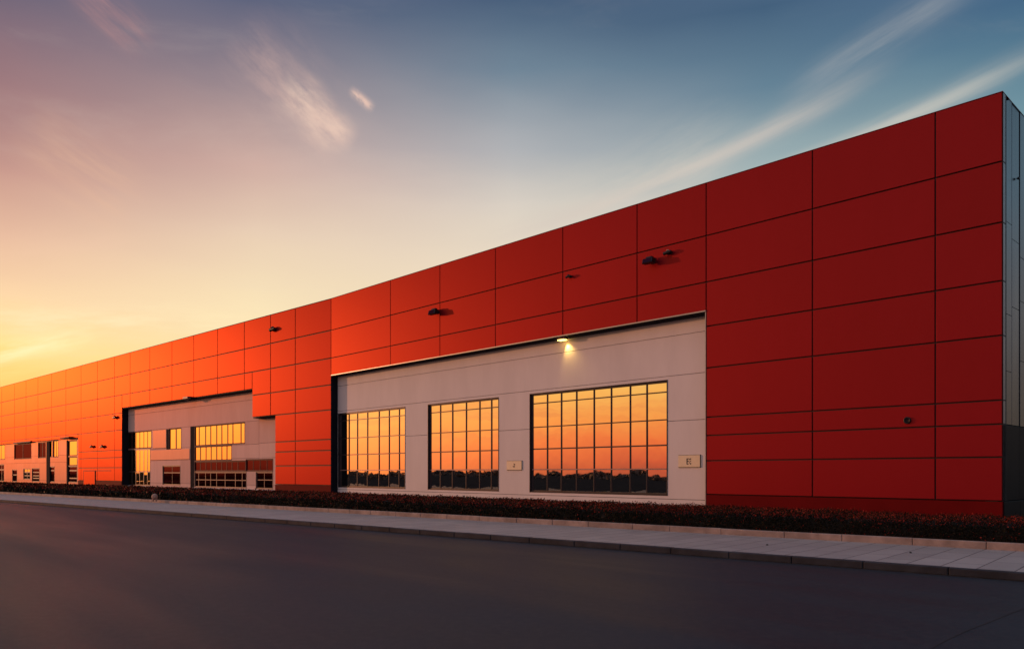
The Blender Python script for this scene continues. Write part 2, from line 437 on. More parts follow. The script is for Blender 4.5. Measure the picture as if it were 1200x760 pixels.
# ------------------------------------------------------------------ bay 2
D2 = .42; D2G = D2 + .045
sx = lambda px, d=D2: PL.s_of(px, d)
zy = lambda px, y, d=D2: PL.z_of(px, y, d)
a_r, a_m, a_l = PL.s_of(322.3), PL.s_of(295.5), PL.s_of(143)
TW = rr(.338)
def win2(pr, pll, zb, zt, vpx, hs, mat='frame_red', glass='glass_far', **kw):
    a0, a1 = PL.s_of(pr, D2G), PL.s_of(pll, D2G)
    window(PL, a0, a1, zb, zt, D2G, [PL.s_of(p, D2G) for p in vpx], hs, D2, mat, glass, pd=.008, **kw)
    return (a0 - .031, a1 + .031, zb - .031, zt + .031)
zb2 = zy(235, 570)
hol = []
z1_ = rr(.192); z2_ = rr(.088); z3_ = rr(.005)
hol.append(win2(178.0, 149.5, z1_ + .06, TW, [154.8, 159.4, 163.8, 168.6, 173], [], bar=.07))
hol.append(win2(176.7, 149.5, zb2, z1_ - .02, [154.8, 159.4, 163.8, 168.6, 173], [(z3_, .08)], mat='frame', bar=.09))
hol.append(win2(213, 199.2, rr(.178), TW, [206.5], [], bar=.16))
hol.append(win2(212, 191.5, zy(201, 567.5), zy(201, 545.5), [202], [(zy(201, 553.5), .06)], mat='frame_light', glass='glass_dark'))
hol.append(win2(287.5, 229, rr(.187) + .07, TW, [233.5, 241, 247, (254), 260, 267, 273, 282.5], [], bar=.10))
hol.append(win2(272, 229, z2_ - .02, rr(.187) + .005, [235, 241.5, 247.5, 254, 260, 266], [], bar=.10))
hol.append(win2(288.5, 229, z3_ + .03, z2_ - .09, [235, 241.5, 247.5, 254, 260, 266, 272, 279], [], glass='glass_dark', bar=.07))
hol.append(win2(320.5, 289.3, z3_ + .03, z2_ - .03, [297, 305, 313], [], glass='glass_dark', bar=.05))
hol.append(win2(289.5, 229, zb2, z3_ - .04, [233, 241, 247, 254, 264, 276, 284], [(zy(255, 562), .05)], mat='frame_light', glass='glass_dark', bar=.06))
hol.append(win2(320.3, 301, zb2, z3_ - .04, [310], [(zy(310, 562), .05)], mat='frame_light', glass='glass_dark', bar=.05))
sl0, sl1 = sx(227.6), sx(223.2)          # dark vertical slot
ORP = (sx(195), sx(179.2), rr(.192), TW)
hol2 = hol + [(sl0, sl1, -1, TW + .04), ORP]
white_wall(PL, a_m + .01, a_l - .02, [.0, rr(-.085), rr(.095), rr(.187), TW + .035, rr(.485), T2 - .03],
           [(sx(213.5), rr(.19), TW)], hol2, D2, mat='white_sunset')
white_wall(PL, a_r + .01, a_m + .009, [.0, rr(-.085), rr(.095), rr(.192), rr(.356) - .035], [], hol2, D2 + .003, mat='white_sunset')
sp = MB(); sp.box(PL, ORP[0] + .01, ORP[1] - .01, D2 - .02, D2 + .2, ORP[2] + .01, ORP[3] - .01, .01)
sp.box(PL, sx(222.6), sx(176.9), D2 - .03, D2 - .002, rr(.098), rr(.178), .01)
fixn(obj('spandrel_panel', sp, M['satin_sunset'], root))
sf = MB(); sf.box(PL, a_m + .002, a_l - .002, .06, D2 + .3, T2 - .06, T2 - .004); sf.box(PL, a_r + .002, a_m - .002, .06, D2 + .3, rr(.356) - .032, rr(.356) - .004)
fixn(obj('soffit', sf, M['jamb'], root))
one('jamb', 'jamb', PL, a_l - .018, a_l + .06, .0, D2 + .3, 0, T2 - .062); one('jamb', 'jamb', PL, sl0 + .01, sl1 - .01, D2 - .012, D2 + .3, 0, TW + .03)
one('jamb', 'jamb', PL, sx(197.9), sx(195.2), D2 - .01, D2 + .11, rr(.178), TW, .004)
# ground-level ledge in front of bay 2
one('ledge', 'white', PL, sx(320), sx(228), D2 - .18, D2 - .002, .35, zb2 - .05, .01); one('ledge', 'white', PL, sx(177), sx(147), D2 - .18, D2 - .002, .35, zb2 - .05, .01)

# ------------------------------------------------------------------ bay 3 (far left)
D3 = .14; D3G = D3 + .05
hol = []
def w3(x0, x1, y0, y1, vpx=(), hs=(), mat='frame_red', glass='glass_dark', **kw):
    a0, a1 = PL.s_of(x1, D3G), PL.s_of(x0, D3G); xm = (x0 + x1) / 2
    zt, zb = PL.z_of(xm, y0, D3G), PL.z_of(xm, y1, D3G)
    window(PL, a0, a1, zb, zt, D3G, [PL.s_of(p, D3G) for p in vpx], [PL.z_of(xm, h, D3G) for h in hs], D3, mat, glass, bar=.10, pd=.008, **kw)
    hol.append((a0 - .031, a1 + .031, zb - .031, zt + .031))
w3(-18, -8, 522, 539, (-13,), (), glass='glass_far')
w3(-4, 6.3, 521, 538, (1.5,), (), glass='glass_far')
w3(-6, 5.3, 544, 563.2, (2.2,), (550,), mat='frame')
w3(17.5, 37.3, 519.8, 537.2, (27,), ())
w3(45.6, 54.2, 518, 536, (50,), ())
w3(57, 61.8, 516.8, 535, (), (), glass='glass_far')
w3(63, 68.8, 516, 535, (66,), (), glass='glass_far')
w3(15.2, 20.5, 550.2, 563.8, (), (556,), mat='frame_light')
w3(28.3, 36, 549, 561, (32,), (553, 557), mat='frame_light', glass='glass_far')
w3(38.3, 46.8, 548.5, 563.8, (), (553, 557, 560), mat='frame_light')
w3(59.2, 64.5, 546.5, 564.2, (), (551,), mat='frame')
w3(80.8, 91, 516.2, 533.5, (), (), glass='glass_far')
w3(80.8, 91, 535.2, 545, (), (), glass='glass_far')
w3(80.8, 91, 546, 564.6, (), (551, 560), mat='frame')
pipes = [(54.7, 58.6, 517, 566), (78.3, 80.0, 515.6, 566)]
pm = MB()
for (x0, x1, y0, y1) in pipes:
    a0, a1 = PL.s_of(x1, D3), PL.s_of(x0, D3)
    zt = PL.z_of(x0, y0, D3)
    one('jamb', 'jamb', PL, a0 + .01, a1 - .01, D3 - .03, D3 + .02, .0, zt, .01)
a3 = PL.s_of(91.5)
white_wall(PL, a3 + .01, SL, [0, rr(-.085), rr(.10), rr(.17), T3 - .01], [(PL.s_of(p, D3), -1, 9) for p in (70.5, 37.8 + 3.4, 7.2)], hol, D3, mat='satin_sunset')
# small canopies above the far doors
one('canopy', 'frame_red', PL, PL.s_of(86), PL.s_of(75.3), -.35, -.002, PL.z_of(80, 513.2), PL.z_of(80, 511.9), .01)
one('canopy', 'frame_red', PL, PL.s_of(37), PL.s_of(17), -.10, -.002, T3 - .02, T3 + .10, .01)
# flush red door in the wall between bays 2 and 3
dz = PL.z_of(105, 551.5, 0)
gr = MB(); a0, a1 = PL.s_of(111.6), PL.s_of(98.6)
t = .05
fr_ = MB(); fr_.box(PL, a0 - t, a0, -.045, -.031, .0, dz + t); fr_.box(PL, a1, a1 + t, -.045, -.031, 0, dz + t); fr_.box(PL, a0, a1, -.045, -.031, dz, dz + t)
fr_.box(PL, PL.s_of(130), a0 - .06, -.02, -.001, dz + .0, dz + .05)
gr.box(PL, a0 + .01, a1 - .01, -.040, -.031, .0, dz - .01, .002)
door = fixn(obj('door', gr, M['red'], root)); door['label'] = 'flush red service door'
o = fixn(obj('door_frame', fr_, M['frame_red'], door))

# ------------------------------------------------------------------ fixtures on the wall
def flood(P, px, y, size, label, tilt=.25, style='box', group='security lights on the red wall'):
    a = P.s_of(px, -.35); z = P.z_of(px, y, -.35); base = P(a, 0, z)
    r = thing('floodlight', base, label, 'wall light', group)
    h = size / 2
    body = MB(); body.box(lambda q, d, w: P(a + q, -.02 - .31 + d + (w) * tilt, z + w), -h, h, 0, .20, -h * .55, h * .30, .02)
    body.box(lambda q, d, w: P(a + q, -.02 - .29 + d + (w) * tilt, z + w), -h * .55, h * .55, .03, .17, h * .302, h * .62, .015)
    fixn(obj('housing', body, M['black'], r))
    ar = MB(); ar.tube(P(a, -.16, z), P(a, -.03, z + .02), .025); ar.box(P, a - .07, a + .07, -.032, -.001, z - .07, z + .1, .004)
    fixn(obj('bracket', ar, M['black'], r))
    ln = MB(); ln.box(lambda q, d, w: P(a + q, -.02 - .31 + d + (w) * tilt, z + w), -h * .8, h * .8, -.006, -.001, -h * .45, h * .2)
    fixn(obj('lens', ln, M['glass_dark'], r))
    return r
flood(PR, 757.5, 304, .37, 'largest black floodlight beside a panel joint, above the bright bay near its right end')
flood(PR, 505, 364.5, .43, 'black floodlight low on the red wall above the middle window of the bay')
def camdome(P, px, y, size, label, lensmat='black', name='security_camera', group='small cameras on the red wall'):
    a = P.s_of(px, -.12); z = P.z_of(px, y, -.12); r = thing(name, P(a, 0, z), label, 'camera', group)
    b = MB(); b.box(P, a - size * .35, a + size * .35, -.04, -.001, z - size * .2, z + size * .2, .004); b.tube(P(a, -.04, z), P(a, -.11, z), .02)
    fixn(obj('bracket', b, M['black'], r))
    b = MB(); b.tube(P(a - size * .5, -.12, z + .01), P(a + size * .6, -.12, z - .02), size * .16, size * .22, 14)
    fixn(obj('body', b, M['black'], r))
    b = MB(); b.lathe(P(a, -.12, z + size * .16), (0, 0, 1), [(size * .22, 0), (size * .2, size * .1), (size * .1, size * .18), (.005, size * .2)], 14)
    fixn(obj('dome', b, M[lensmat], r))
camdome(PR, 782.5, 295.5, .24, 'small camera with a coppery dome just right of the largest floodlight', 'stone')
camdome(PR, 666, 323.5, .18, 'tiny black camera beside a panel joint above the lit lamp')
camdome(PL, 319.5, 385.5, .42, 'small dark camera high on the orange-lit wall above the smaller glazed bay')
camdome(PL, 107, 523, .36, 'dark camera with a side arm on the wall left of the smaller bay')
camdome(PL, 119.5, 523, .4, 'dark camera closest to the smaller bay on the orange wall')
camdome(PL, 134.3, 488.8, .4, 'tiny reddish fitting at the top left corner of the smaller bay', 'frame_red')
# round vent on the right
a = PR.s_of(1063.5); z = PR.z_of(1063.5, 492.3)
v = thing('wall_vent', PR(a, 0, z), 'round black vent low on the dark red wall near the corner', 'vent')
b = MB(); nrm = (-PR.n.x, -PR.n.y, 0)
b.lathe(PR(a, 0, z), nrm, [(.085, -.002), (.085, .03), (.078, .045), (.06, .05), (.055, .03), (.001, .03)], 28); fixn(obj('cowl', b, M['black'], v, True))
b = MB()
for k in range(-2, 3): b.box(PR, a - .055, a + .055, -.042, -.036, z + k * .022 - .006, z + k * .022 + .006)
fixn(obj('grille', b, M['jamb'], v))
# knob on the end wall
a_ = 1.24; z_ = CAMZ + (HZ - 209) * PR(0, a_, 0)[1] / F
b = MB(); b.tube(E(a_, -.002 + .03, z_), E(a_, .0, z_), .02); b.lathe(E(a_, .0, z_), (PR(0, 0, 0)[0] - PR(1, 0, 0)[0], PR(0, 0, 0)[1] - PR(1, 0, 0)[1], 0), [(.035, 0), (.035, .015), (.012, .03)], 14)
fixn(obj('end_wall_light', b, M['black'], None, label='small dark round fitting high on the grey metal end wall', category='wall light'))
# antenna on the roof corner
ax, ay, az_ = E(.62, .28, 10.15)
b = MB(); b.tube((ax, ay, az_), (ax, ay, az_ + .10), .006, n=8); b.tube((ax - .10, ay - .03, az_ + .07), (ax + .12, ay + .03, az_ + .15), .004, n=6)
fixn(obj('antenna', b, M['jamb'], None, label='tiny crossed rod aerial on the roof edge at the right corner', category='antenna'))
# lit lamp under the lip of bay 1 (the only lamp that is on)
a = PR.s_of(655.5, -.02); zl = T1 - .0
lamp = thing('wall_lamp', PR(a, .1, zl - .06), 'lit yellow downlight under the lip of the biggest bay', 'wall lamp')
b = MB(); b.box(PR, a - .18, a + .18, .03, .22, zl - .115, zl - .061, .006); fixn(obj('housing', b, M['frame_light'], lamp))
b = MB(); b.box(PR, a - .15, a + .15, .035, .215, zl - .150, zl - .116, .006); fixn(obj('lens', b, M['lampglow'], lamp))
L = bpy.data.lights.new('wall_lamp_beam', 'SPOT'); L.energy = 40; L.color = (1, .62, .16); L.spot_size = R(92); L.spot_blend = 1; L.shadow_soft_size = .03
lo = bpy.data.objects.new('lamp_beam', L); col.objects.link(lo); p = Vector(PR(a - .0, .24, zl - .17)); q = Vector(PR(a - .28, D1 + .0, zl - 1.0))
lo.parent = lamp; lo.location = p - Vector(lamp['_base']); lo.rotation_euler = (q - p).to_track_quat('-Z', 'Y').to_euler()
# unlit lamp at the lip of bay 2
a = PL.s_of(219, -.1); b = MB(); b.box(PL, a - .35, a + .35, -.22, -.003, T2 - .05, T2 + .10, .02); b.lathe(PL(a, -.1, T2 - .05), (0, 0, -1), [(.12, 0), (.10, .06), (.04, .08)], 14)
fixn(obj('eaves_light', b, M['frame_light'], None, label='small unlit lamp on the top edge of the smaller bay', category='wall lamp'))

# plaques
def plaque(px0, px1, y0, y1, kind, label):
    a0, a1 = PR.s_of(px1, D1 - .03), PR.s_of(px0, D1 - .03); xm = (px0 + px1) / 2
    z1, z0 = PR.z_of(xm, y0, D1 - .03), PR.z_of(xm, y1, D1 - .03)
    r = thing('wall_plaque', PR((a0 + a1) / 2, D1, z0), label, 'sign', 'plaques between the windows')
    b = MB(); b.box(PR, a0, a1, D1 - .035, D1 - .002, z0, z1, .004); fixn(obj('plate', b, M['plaque'], r))
    b = MB(); b.box(PR, a0 - .012, a1 + .012, D1 - .012, D1 - .003, z0 - .014, z1 + .012); fixn(obj('rim', b, M['jamb'], r))
    cx, cz = (a0 + a1) / 2, (z0 + z1) / 2; h = z1 - z0
    u = h * .09; b = MB()
    def st(x0, x1, y0, y1):       # x to the right as seen by the viewer
        b.box(PR, cx - x1 * u, cx - x0 * u, D1 - .039, D1 - .0365, cz + y0 * u, cz + y1 * u)
    if kind == 0:   # a bold F-like mark with a broken column of blocks beside it
        st(-2.6, -1.6, -3, 2.6); st(-1.6, .1, 1.8, 2.6); st(-1.6, -.2, -.5, .4); st(.5, 1.1, 1.1, 2.4); st(1.3, 2.2, 1.5, 2.6); st(.7, 2.2, -.2, .5); st(.2, 1.0, -1.8, -.9); st(1.3, 2.2, -3, -1.6); st(-1.3, -.6, -3, -2.3)
    else:
        st(-.6, .4, .9, 1.7); st(.7, 1.9, .3, 2.0); st(-.9, .2, 2.0, 2.5); st(-2.2, -1.2, -1.8, -1.1); st(-.9, -.1, -1.6, -.3); st(.2, 1.0, -1.9, -.2); st(1.2, 1.7, -1.6, -.9); st(-1.1, 1.7, -2.5, -2.1)
    fixn(obj('mark', b, M['ink'], r))
plaque(593.8, 611.2, 539.6, 550.2, 1, 'cream plaque with tiny faint print on the pier between the two right windows')
plaque(795, 820.3, 532.9, 547.0, 0, 'larger cream plaque with a bold dark mark beside the red wall')

# ------------------------------------------------------------------ ground, pavement, kerbs
def gp(px, y, z): Z = F * (CAMZ - z) / (y - HZ); return Vector(((px - 600) / F * Z, Z))
kd = Vector((-1050, F)).normalized(); kn = Vector((kd.y, -kd.x))
K0 = gp(1200, 680.8, 0)            # foot of the road kerb
PK = (gp(1200, 645.7, .12) - K0).dot(kn)      # pavement width up to the planter kerb
class KP:
    def __call__(s, a, d, z): q = K0 + kd * a + kn * d; return (q.x, q.y, z)
K = KP()
g = MB(); S = 1600
g.face([(-S, -S, 0), (S, -S, 0), (S, S, 0), (-S, S, 0)]); obj('road', g, M['asphalt'], kind='structure')
g = MB(); g.box(lambda a, d, z: K(a, d, z), -30, 220, .16, PK + 26, .002, .12)
g2 = MB(); g2.box(K, -30, 220, .152, PK + .01, .004, .12)
fixn(obj('pavement', g2, M['paving'], kind='structure'))
kb = MB(); a = -29.3
K_J = 1.22
while a < 210:
    w = K_J * rnd.uniform(.96, 1.04)
    e = rnd.uniform(-.003, .003)
    kb.box(lambda q, d, z, e=e: K(q, d + e, z), a + .006, a + w - .006, 0, .15, .0, .122 + e, .012)
    a += w
fixn(obj('kerb', kb, M['kerb'], kind='structure'))
gt = MB(); gt.face([K(-30, -.05, .004), K(210, -.05, .004), K(210, -.012, .004), K(-30, -.012, .004)])
M['gut'] = material('gutter_dust', (.09, .08, .075), .85, 0, .2, .35, 5)
obj('gutter', gt, M['gut'], kind='structure')
pk = MB(); a = -29.6
while a < 210:
    w = 1.35 * rnd.uniform(.8, 1.15); e = rnd.uniform(-.004, .004)
    pk.box(lambda q, d, z, e=e: K(q, d + e, z), a + .004, a + w - .004, PK + .011, PK + .13, .06, .262 + e, .012)
    a += w
fixn(obj('planter_kerb', pk, M['planter'], kind='structure'))
so = MB(); so.box(K, -30, 210, PK + .132, PK + 14, .0, .20); fixn(obj('soil', so, M['soil'], kind='structure'))
# the stuff behind at the foot of the wall is covered by the bed; a forecourt slab right of the building
cr = MB(); pts = [gp(*q, 0) for q in ((1088, 762), (1103, 753), (1118, 745.5), (1137, 737), (1160, 728.5), (1180, 720), (1206, 710.5), (1240, 699.5), (1300, 684))]
for i in range(len(pts) - 1):
    p, q = pts[i], pts[i + 1]; n = Vector(((q - p).y, -(q - p).x)).normalized() * .006
    cr.face([(p.x - n.x, p.y - n.y, .004), (q.x - n.x, q.y - n.y, .004), (q.x + n.x, q.y + n.y, .004), (p.x + n.x, p.y + n.y, .004)])
vg = MB(); vg.face([K(-900, -1200, .02), K(1200, -1200, .02), K(1200, -18, .02), K(-900, -18, .02)])  # unseen dark sheet behind the camera, added to darken the window reflections
M['reflection_dark_sheet'] = material('reflection_dark_ground', (.026, .024, .024), 1.0, 0, .0, .4, .6)
obj('reflection_dark_sheet', vg, M['reflection_dark_sheet'], kind='structure')
obj('road_joint', cr, M['crack'], kind='structure')
# small specks lying on the pavement
for (px, y, lab) in ((899, 638.3, 'tiny dark pebble on the pavement left of its twin'), (1067, 647.5, 'tiny dark pebble on the pavement nearer the right edge')):
    q = gp(px, y, .12); b = MB(); b.lathe((q.x, q.y, .12), (0.1, .05, 1), [(.016, 0), (.024, .008), (.018, .02), (.004, .024)], 9)
    fixn(obj('pebble', b, M['crack'], label=lab, category='pebble', group='pebbles on the pavement'))
# rounded little marker on the planter kerb
q = gp(181.3, 587.0, .2); r = thing('stone_marker', (q.x, q.y, .2), 'small pinkish domed stone on two stubby feet before the hedge', 'ornament')
b = MB(); s_ = .145
b.lathe((q.x, q.y, .2 + .14), (0, 0, 1), [(s_ * .75, 0), (s_, .05), (s_ * .97, .11), (s_ * .8, .17), (s_ * .5, .215), (.01, .235)], 18); fixn(obj('dome', b, M['stone'], r, True))
for e in (-1, 1):
    b = MB(); b.tube((q.x + e * .07, q.y, .195), (q.x + e * .085, q.y, .36), .035, .05); fixn(obj('foot', b, M['stone'], r))

# ------------------------------------------------------------------ hedge
def facade_off(a_k, off):
    """distance d (in kerb frame) of the wall, minus off, at kerb coordinate a_k"""
    p = K0 + kd * a_k
    best = 1e9
    for P in (PR, PL):
        # p + kn t on P line
        det = P.f.x * (-kn.y) + kn.x * P.f.y; w = p - P.o
        sa = (w.x * (-kn.y) + kn.x * w.y) / det
        t = (P.o + P.f * sa - p).dot(kn)
        best = t if P is PR else max(best, t) if False else min(best, t)
    return best - off
# wall distance by brute force along the actual polyline
poly = [Vector(PR(-14, 0, 0)[:2]), Vector(PR(0, 0, 0)[:2]), Vector(B0), Vector(PL(SL + 20, 0, 0)[:2])]
pa = np.array([(p - K0).dot(kd) for p in poly]); pd = np.array([(p - K0).dot(kn) for p in poly])
wall_d = lambda a: np.interp(a, pa, pd) - .45
HZT = .64
def lump(a, k=0): return .014 * np.sin(a * 1.7 + k) + .018 * np.sin(a * 4.3 + 1.3 * k) + .015 * np.sin(a * 9.1 + k * 2)
core = MB(); aa = np.concatenate([np.arange(-12, 16, .4), np.arange(16, 130, 1.5)])
prev = None
for x in aa:
    dF, dB = PK + .22, float(wall_d(x)); h = HZT - .05 + float(lump(x)) * .6
    ring = [K(x, dF, .2), K(x, dF - .0, h - .08), K(x, dF + .09, h), K(x, dB - .1, h), K(x, dB, h - .08), K(x, dB, .2)]
    b0 = len(core.v); core.v += ring
    if prev is not None:
        for i in range(5): core.f.append((prev + i, prev + i + 1, b0 + i + 1, b0 + i))
    prev = b0
hed = MB()
A = []; 
def leaves(n, amin, amax, top):
    a = nrs.uniform(amin, amax, n)
    dF = PK + .18 + lump(a, 2) * .5; dB = wall_d(a)
    if top:
        d = dF + (dB - dF) * nrs.uniform(0, 1, n) ** 1.0; z = HZT + lump(a) * .8 + lump(d * 3, 4) * .6 - np.abs(nrs.normal(0, .035, n)) + nrs.uniform(0, 1, n) ** 6 * .07
    else:
        d = dF - .02 + np.abs(nrs.normal(0, .05, n)); z = .22 + (HZT - .21 + lump(a) * .8) * nrs.uniform(0, 1, n) ** .9
    return a, d, z
near = [(-7, 4, 1.0), (4, 10, 1.2), (10, 18, 1.6), (18, 30, 2.0), (30, 50, 2.8), (50, 110, 4.0)]
vv = []; mi = []
for (m0, m1, sc_) in near:
    size = .0175 * sc_
    Lm = m1 - m0
    nf = int(Lm * .45 * 3.2 / (size * size * 2.0)); 
    wdt = float(wall_d((m0 + m1) / 2)) - PK - .2
    ntp = int(Lm * min(wdt, 6) * 1.6 / (size * size * 2.0) * (.75 if sc_ < 2 else .5))
    for top, n in ((0, nf), (1, ntp)):
        a, d, z = leaves(n, m0, m1, top)
        cpos = np.stack([K0.x + kd.x * a + kn.x * d, K0.y + kd.y * a + kn.y * d, z], 1)
        u = nrs.normal(0, 1, (n, 3)); u[:, 2] += .8; u /= np.linalg.norm(u, axis=1)[:, None]
        w = np.cross(u, nrs.normal(0, 1, (n, 3))); w /= np.linalg.norm(w, axis=1)[:, None]
        nn = np.cross(u, w)
        sz = size * nrs.uniform(.6, 1.3, n)[:, None]
        q = np.stack([cpos - u * sz, cpos + w * sz * .5 + nn * sz * .15, cpos + u * sz, cpos - w * sz * .5 + nn * sz * .15], 1)
        vv.append(q.reshape(-1, 3))
        # young red leaves at the tips, green below
        prob = np.clip((z - (HZT - .13)) / .13, 0, 1) * .36 + .10 * (lump(a * .6, 5) * 10)
        mi.append((nrs.uniform(0, 1, n) < np.clip(prob, .03, .8)).astype(np.int32))
vv = np.concatenate(vv); mi = np.concatenate(mi); nq = len(mi)
cv = np.array(core.v); allv = np.concatenate([vv, cv])
me = bpy.data.meshes.new('hedge'); base = np.array(K(2, PK + 1, .2)); allv = allv - base
faces = core.f; 
me.vertices.add(len(allv)); me.vertices.foreach_set('co', allv.ravel())
nl = nq * 4 + len(faces) * 4
me.loops.add(nl); idx = np.concatenate([np.arange(nq * 4), np.array(faces).ravel() + nq * 4]).astype(np.int32)
me.loops.foreach_set('vertex_index', idx); me.polygons.add(nq + len(faces))
me.polygons.foreach_set('loop_start', np.arange(0, nl, 4).astype(np.int32))
me.materials.append(M['leafg']); me.materials.append(M['leafr']); me.materials.append(M['twig'])
me.polygons.foreach_set('material_index', np.concatenate([mi, np.full(len(faces), 2, np.int32)]))
me.update(calc_edges=True); me.validate()
o = bpy.data.objects.new('hedge', me); col.objects.link(o); o.location = base; o['label'] = 'low clipped dark hedge with red leaf tips along the whole wall'; o['category'] = 'hedge'
print('hedge quads', nq)

# ------------------------------------------------------------------ far wood across the road (seen in the glass)
tv = []; 
n = 42000
az = nrs.uniform(R(-215), R(-62), n); rad = 230 + 25 * nrs.uniform(-1, 1, n)
ht = 1.4 + .22 * np.sin(az * 23) + .2 * np.sin(az * 61 + 1) + .12 * np.sin(az * 140)
zz = np.maximum(ht, .8) * nrs.uniform(0, 1, n)
cp = np.stack([np.sin(az) * rad, np.cos(az) * rad, zz], 1)
u = nrs.normal(0, 1, (n, 3)); u /= np.linalg.norm(u, axis=1)[:, None]; w = np.cross(u, nrs.normal(0, 1, (n, 3))); w /= np.linalg.norm(w, axis=1)[:, None]
s1_ = nrs.uniform(.2, .6, n)[:, None]
q = np.stack([cp - u * s1_, cp + w * s1_ * .7, cp + u * s1_, cp - w * s1_ * .7], 1).reshape(-1, 3)
tw = MB(); tw.v = [tuple(x) for x in q]; tw.f = [tuple(range(i, i + 4)) for i in range(0, n * 4, 4)]
M['wood'] = leafmat('hazed_woodland_leaf', (.07, .045, .04), (.10, .06, .045))  # leaf colour lightened and reddened to imitate distance haze
obj('distant_woodland', tw, M['wood'], kind='stuff')

# ------------------------------------------------------------------ sky
def build_world():
    w = bpy.data.worlds.new('World'); sc.world = w; w.use_nodes = True; nt = w.node_tree; t = NT(nt)
    bg = nt.nodes['Background']
    d = t.n('ShaderNodeTexCoord').outputs['Generated']
    sp = t.n('ShaderNodeSeparateXYZ'); t.l(d, sp.inputs[0]); x, y, z = sp.outputs
    az = t.m('MULTIPLY', t.m('ARCTAN2', x, y), 57.29578)
    el = t.m('MULTIPLY', t.m('ARCSINE', z), 57.29578)
    # small uneven warp so no band is ruler-straight
    cn = t.noise(t.mapping(d, scale=(1, 1, 3.5)), 2.2, 4, .5)
    elw = t.m('ADD', el, t.m('MULTIPLY', t.m('SUBTRACT', cn, .5), 4.0))
    fac = t.m('DIVIDE', elw, 60.0)
    def ramp(stops):
        r = t.n('ShaderNodeValToRGB'); cr = r.color_ramp; cr.interpolation = 'LINEAR'
        es = cr.elements
        while len(es) < len(stops): es.new(.5)
        for e, (p, c) in zip(es, stops): e.position = max(0, min(1, p / 60.0)); e.color = s2l(c) + (1,)
        t.put(r.inputs[0], fac); return r.outputs[0]
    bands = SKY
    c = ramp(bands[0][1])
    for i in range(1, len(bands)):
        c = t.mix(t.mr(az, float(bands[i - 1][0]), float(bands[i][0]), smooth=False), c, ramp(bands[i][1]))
    # clouds -------------------------------------------------------------
    cloudn = t.n('ShaderNodeCombineXYZ'); t.put(cloudn.inputs[0], az); t.put(cloudn.inputs[1], el)
    P2 = cloudn.outputs[0]
    def ae(px, yy): return math.degrees(math.atan((px - 600) / F)), math.degrees(math.atan((HZ - yy) / math.hypot(F, px - 600)))
    def streak(px0, y0, px1, y1, W, power, colr, ns=.5, bend=0., stretch=.18, seed=0, sharp=(.35, .75)):
        nonlocal c
        a0, e0 = ae(px0, y0); a1, e1 = ae(px1, y1); th = math.atan2(e1 - e0, a1 - a0); Ln = math.hypot(e1 - e0, a1 - a0) / 2
        ca, ce = (a0 + a1) / 2, (e0 + e1) / 2
        dx = t.m('SUBTRACT', az, ca); dy = t.m('SUBTRACT', el, ce)
        u = t.m('ADD', t.m('MULTIPLY', dx, math.cos(th)), t.m('MULTIPLY', dy, math.sin(th)))
        v = t.m('SUBTRACT', t.m('MULTIPLY', dy, math.cos(th)), t.m('MULTIPLY', dx, math.sin(th)))
        un = t.m('DIVIDE', u, Ln)
        if bend: v = t.m('ADD', v, t.m('MULTIPLY', t.m('SUBTRACT', 1., t.m('MULTIPLY', un, un)), bend))
        cb = t.n('ShaderNodeCombineXYZ'); t.put(cb.inputs[0], t.m('MULTIPLY', u, stretch)); t.put(cb.inputs[1], v); cb.inputs[2].default_value = seed
        wob = t.noise(cb.outputs[0], .8, 3)
        v = t.m('ADD', v, t.m('MULTIPLY', t.m('SUBTRACT', wob, .5), W * 1.6))
        vn = t.m('DIVIDE', v, W)
        g = t.m('EXPONENT', t.m('MULTIPLY', t.m('MULTIPLY', vn, vn), -1.))
        e = t.mr(t.m('ABSOLUTE', un), 1.0, .35)
        fib = t.mr(t.noise(cb.outputs[0], ns * 3, 6, .62), sharp[0], sharp[1])
        f = t.m('MULTIPLY', t.m('MULTIPLY', t.m('MULTIPLY', g, e), fib), power, clamp=True)
        c = t.mix(f, c, s2l(colr))
    # low evening cloud bars, west of the frame (the glass mirrors them)
    cb = t.n('ShaderNodeCombineXYZ'); t.put(cb.inputs[0], t.m('MULTIPLY', az, .05)); t.put(cb.inputs[1], t.m('MULTIPLY', el, 1.1))
    bar = t.mr(t.noise(cb.outputs[0], 1.5, 5, .6), .46, .66)
    msk = t.m('MULTIPLY', t.mr(az, -48., -68.), t.m('MULTIPLY', t.mr(el, 9., 4.), t.mr(az, -150., -120.)))
    c = t.mix(t.m('MULTIPLY', t.m('MULTIPLY', bar, msk), .30), c, s2l((205, 88, 56)))
    for s in CLOUDS: streak(*s[:7], **(s[7] if len(s) > 7 else {}))
    # broad faint cirrus haze
    hz = t.mr(t.noise(t.mapping(d, scale=(1.2, 1.2, 6), rot=(.0, .35, .4)), 2.6, 7, .6, .4), .5, .8)
    c = t.mix(t.m('MULTIPLY', t.m('MULTIPLY', hz, t.mr(az, -48., -36.)), t.mr(el, 45, 8, 0, .22)), c, (.75, .62, .52))
    # bright afterglow where the sun went down
    da = t.m('DIVIDE', t.m('SUBTRACT', az, GLOW['az']), GLOW['w']); de = t.m('DIVIDE', t.m('MAXIMUM', el, 0.), GLOW['h'])
    gg = t.m('EXPONENT', t.m('MULTIPLY', t.m('ADD', t.m('MULTIPLY', da, da), de), -1.))
    gv = t.n('ShaderNodeVectorMath', operation='SCALE'); t.put(gv.inputs[0], c); t.put(gv.inputs[3], t.m('ADD', 1., t.m('MULTIPLY', gg, GLOW['k'])))
